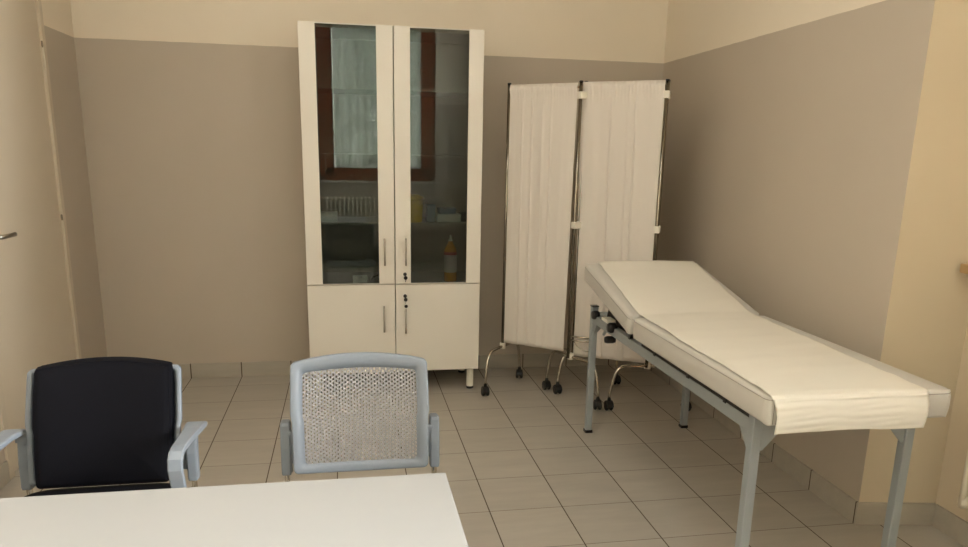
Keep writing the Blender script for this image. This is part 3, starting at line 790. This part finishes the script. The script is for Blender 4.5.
    # tubular frame
    for s_ in (-1, 1):
        X = s_*.216
        lg = obj('leg', MB().tube([L(X*1.02, .115, .0), L(X, .05, .30), L(X, .035, .45), L(X, .03, .52), L(X, .045, .60)], .008, 12, ry=.008), m_chrome, root, smooth=True, label='chromed rear leg')
        obj('foot_cap', MB().lathe(L(X*1.02, .115, 0), [(0, 0), (.012, 0), (.012, .02), (0, .02)], 14), m_dark, lg, smooth=True)
        lg = obj('leg', MB().tube([L(X*1.0, -.40, 0), L(X*.98, -.37, .36), L(X*.96, -.345, .405), L(X*.96, -.30, .415), L(X*.98, -.02, .415), L(X, .03, .415)], .009, 12), m_chrome, root, smooth=True, label='chromed front leg')
        obj('foot_cap', MB().lathe(L(X*1.0, -.40, 0), [(0, 0), (.012, 0), (.012, .02), (0, .02)], 14), m_dark, lg, smooth=True)
        ang = 0
        sl = MB(); prf = [(-.013, -.020), (.013, -.020), (.0165, .0), (.013, .022), (-.013, .022), (-.0155, 0)]
        n6 = len(prf)
        zz = [(.468, .033, .9), (.476, .034, 1), (.55, .037, 1), (.614, .050, 1.02), (.623, .052, .85)]
        for z, yy, k in zz:
            for a, b_ in prf: sl.v.append(L(s_*.216+a*k, yy+b_*k, z))
        for r in range(len(zz)-1):
            for k in range(n6): sl.f.append((r*n6+k, r*n6+(k+1) % n6, (r+1)*n6+(k+1) % n6, (r+1)*n6+k)); sl.mi.append(0)
        sl.f.append(tuple(range(n6))[::-1]); sl.f.append(tuple((len(zz)-1)*n6+k for k in range(n6))); sl.mi += [0, 0]
        sl.box(L(s_*.19, .025, .50), L(s_*.215, .045, .60))
        obj('side_sleeve', sl, m_grey_pl, root, bevel=.004, seg=3)
        if black:
            pth = [(.230, .055, .626, .029), (.234, .03, .634, .029), (.235, -.03, .639, .025), (.231, -.10, .641, .020), (.227, -.165, .642, .0185), (.226, -.19, .638, .0185), (.2255, -.206, .626, .0185), (.2255, -.212, .602, .0185), (.232, -.20, .51, .018), (.231, -.185, .43, .0175), (.232, -.18, .40, .017)]
            am = MB(); th_ = .0065
            for i, (x, y, z, hw) in enumerate(pth):
                a = Vector(pth[max(0, i-1)][1:3]); b_ = Vector(pth[min(len(pth)-1, i+1)][1:3]); t_ = (b_-a).normalized(); nn = Vector((t_.y, -t_.x))
                if nn.y < 0 and i < 6: nn = -nn
                nn = Vector((-t_.y, t_.x)); nn = -nn
                for dx, dn in ((-1, -1), (-1, .6), (-.8, 1), (.8, 1), (1, .6), (1, -1)):
                    am.v.append(L(s_*x+dx*hw, y+nn.x*dn*th_, z+nn.y*dn*th_))
            for r in range(len(pth)-1):
                for k in range(6): am.f.append((r*6+k, r*6+(k+1) % 6, (r+1)*6+(k+1) % 6, (r+1)*6+k)); am.mi.append(0)
            am.f.append(tuple(range(6))[::-1]); am.f.append(tuple((len(pth)-1)*6+k for k in range(6))); am.mi += [0, 0]
            am.box(L(s_*.205, .03, .60), L(s_*.235, .058, .630))
            obj('armrest', am, m_grey_pl, root, bevel=.002)
    cr = MB()
    for y in (-.08, -.30): cr.tube([L(-.218, y, .412), L(.218, y, .412)], .007, 10)
    obj('cross_bar', cr, m_chrome, root, smooth=True)
    return root
chair('visitor_chair', 'black padded visitor chair with pale grey armrests', .012*S, -8.03*S, True)
chair('visitor_chair', 'armless pale grey visitor chair with perforated plastic backrest', 2.312*S, -8.03*S, False)

# ------------------------------------------------------------------ light and camera
W = bpy.data.worlds.new('sky'); bpy.context.scene.world = W; W.use_nodes = True
bg = W.node_tree.nodes['Background']; bg.inputs[0].default_value = (.92, .93, .84, 1); bg.inputs[1].default_value = .8
def area(name, loc, rot, sx, sy, e, col):
    l = bpy.data.lights.new(name, 'AREA'); l.shape = 'RECTANGLE'; l.size = sx; l.size_y = sy; l.energy = e; l.color = col
    o = bpy.data.objects.new(name, l); COL.objects.link(o); o.location = loc; o.rotation_euler = rot
    return o
area('daylight_side_window', T(XN+1.9, (WY0+WY1)/2, 6.8), (0, PI/2, 0), 2.3, 2.0, 520, (.97, .97, 1))
area('daylight_front_window', T((FX0+FX1)/2, YF-1.7, 6.8), (PI/2, 0, 0), 1.8, 2.3, 45, (1, .985, .85))

lp = thing('added_fill_light', 'added fill light, an unseen glowing panel above the visitor chairs', 'lamp', T(3.0, -7.5, ZC-.3))  # invented fill light out of view, added to even out the room
obj('housing', MB().box(T(1.0, -7.9, ZC-.16), T(5.0, -7.1, ZC-.01)), m_white_pl, lp, bevel=.004)
m_em, nt_, out_ = nodes('fill_light_glow'); e_ = N(nt_, 'ShaderNodeEmission'); e_.inputs[0].default_value = (1, .98, .95, 1); e_.inputs[1].default_value = 6.0
nt_.links.new(e_.outputs[0], out_.inputs[0])
obj('diffuser', MB().box(T(1.05, -7.85, ZC-.24), T(4.95, -7.15, ZC-.16)), m_em, lp, bevel=.003)

cam = bpy.data.cameras.new('camera'); co = bpy.data.objects.new('camera', cam); COL.objects.link(co)
f, rx, rz, ro = 742.0005, -0.239502, -0.184699, 0.0200267
cam.sensor_width = 36; cam.sensor_fit = 'HORIZONTAL'; cam.lens = f/968*36
cam.shift_y = 60.2155/968; cam.clip_start = .05
cz, sz, cx_, sx_ = math.cos(rz), math.sin(rz), math.cos(rx), math.sin(rx)
fwd = Vector((-sz*cx_, cz*cx_, sx_)); right = Vector((cz, sz, 0)); up = right.cross(fwd)
r2 = right*math.cos(ro)+up*math.sin(ro); u2 = -right*math.sin(ro)+up*math.cos(ro)
Mx = Matrix((r2, u2, -fwd)).transposed().to_4x4(); Mx.translation = T(2.2222127, -14.8480388, 4.6353617)
co.matrix_world = Mx
sc_ = bpy.context.scene; sc_.camera = co
sc_.view_settings.view_transform = 'Standard'; sc_.view_settings.look = 'None'
sc_.view_settings.exposure = 1.28; sc_.view_settings.gamma = 1.0; sc_.view_settings.use_curve_mapping = False
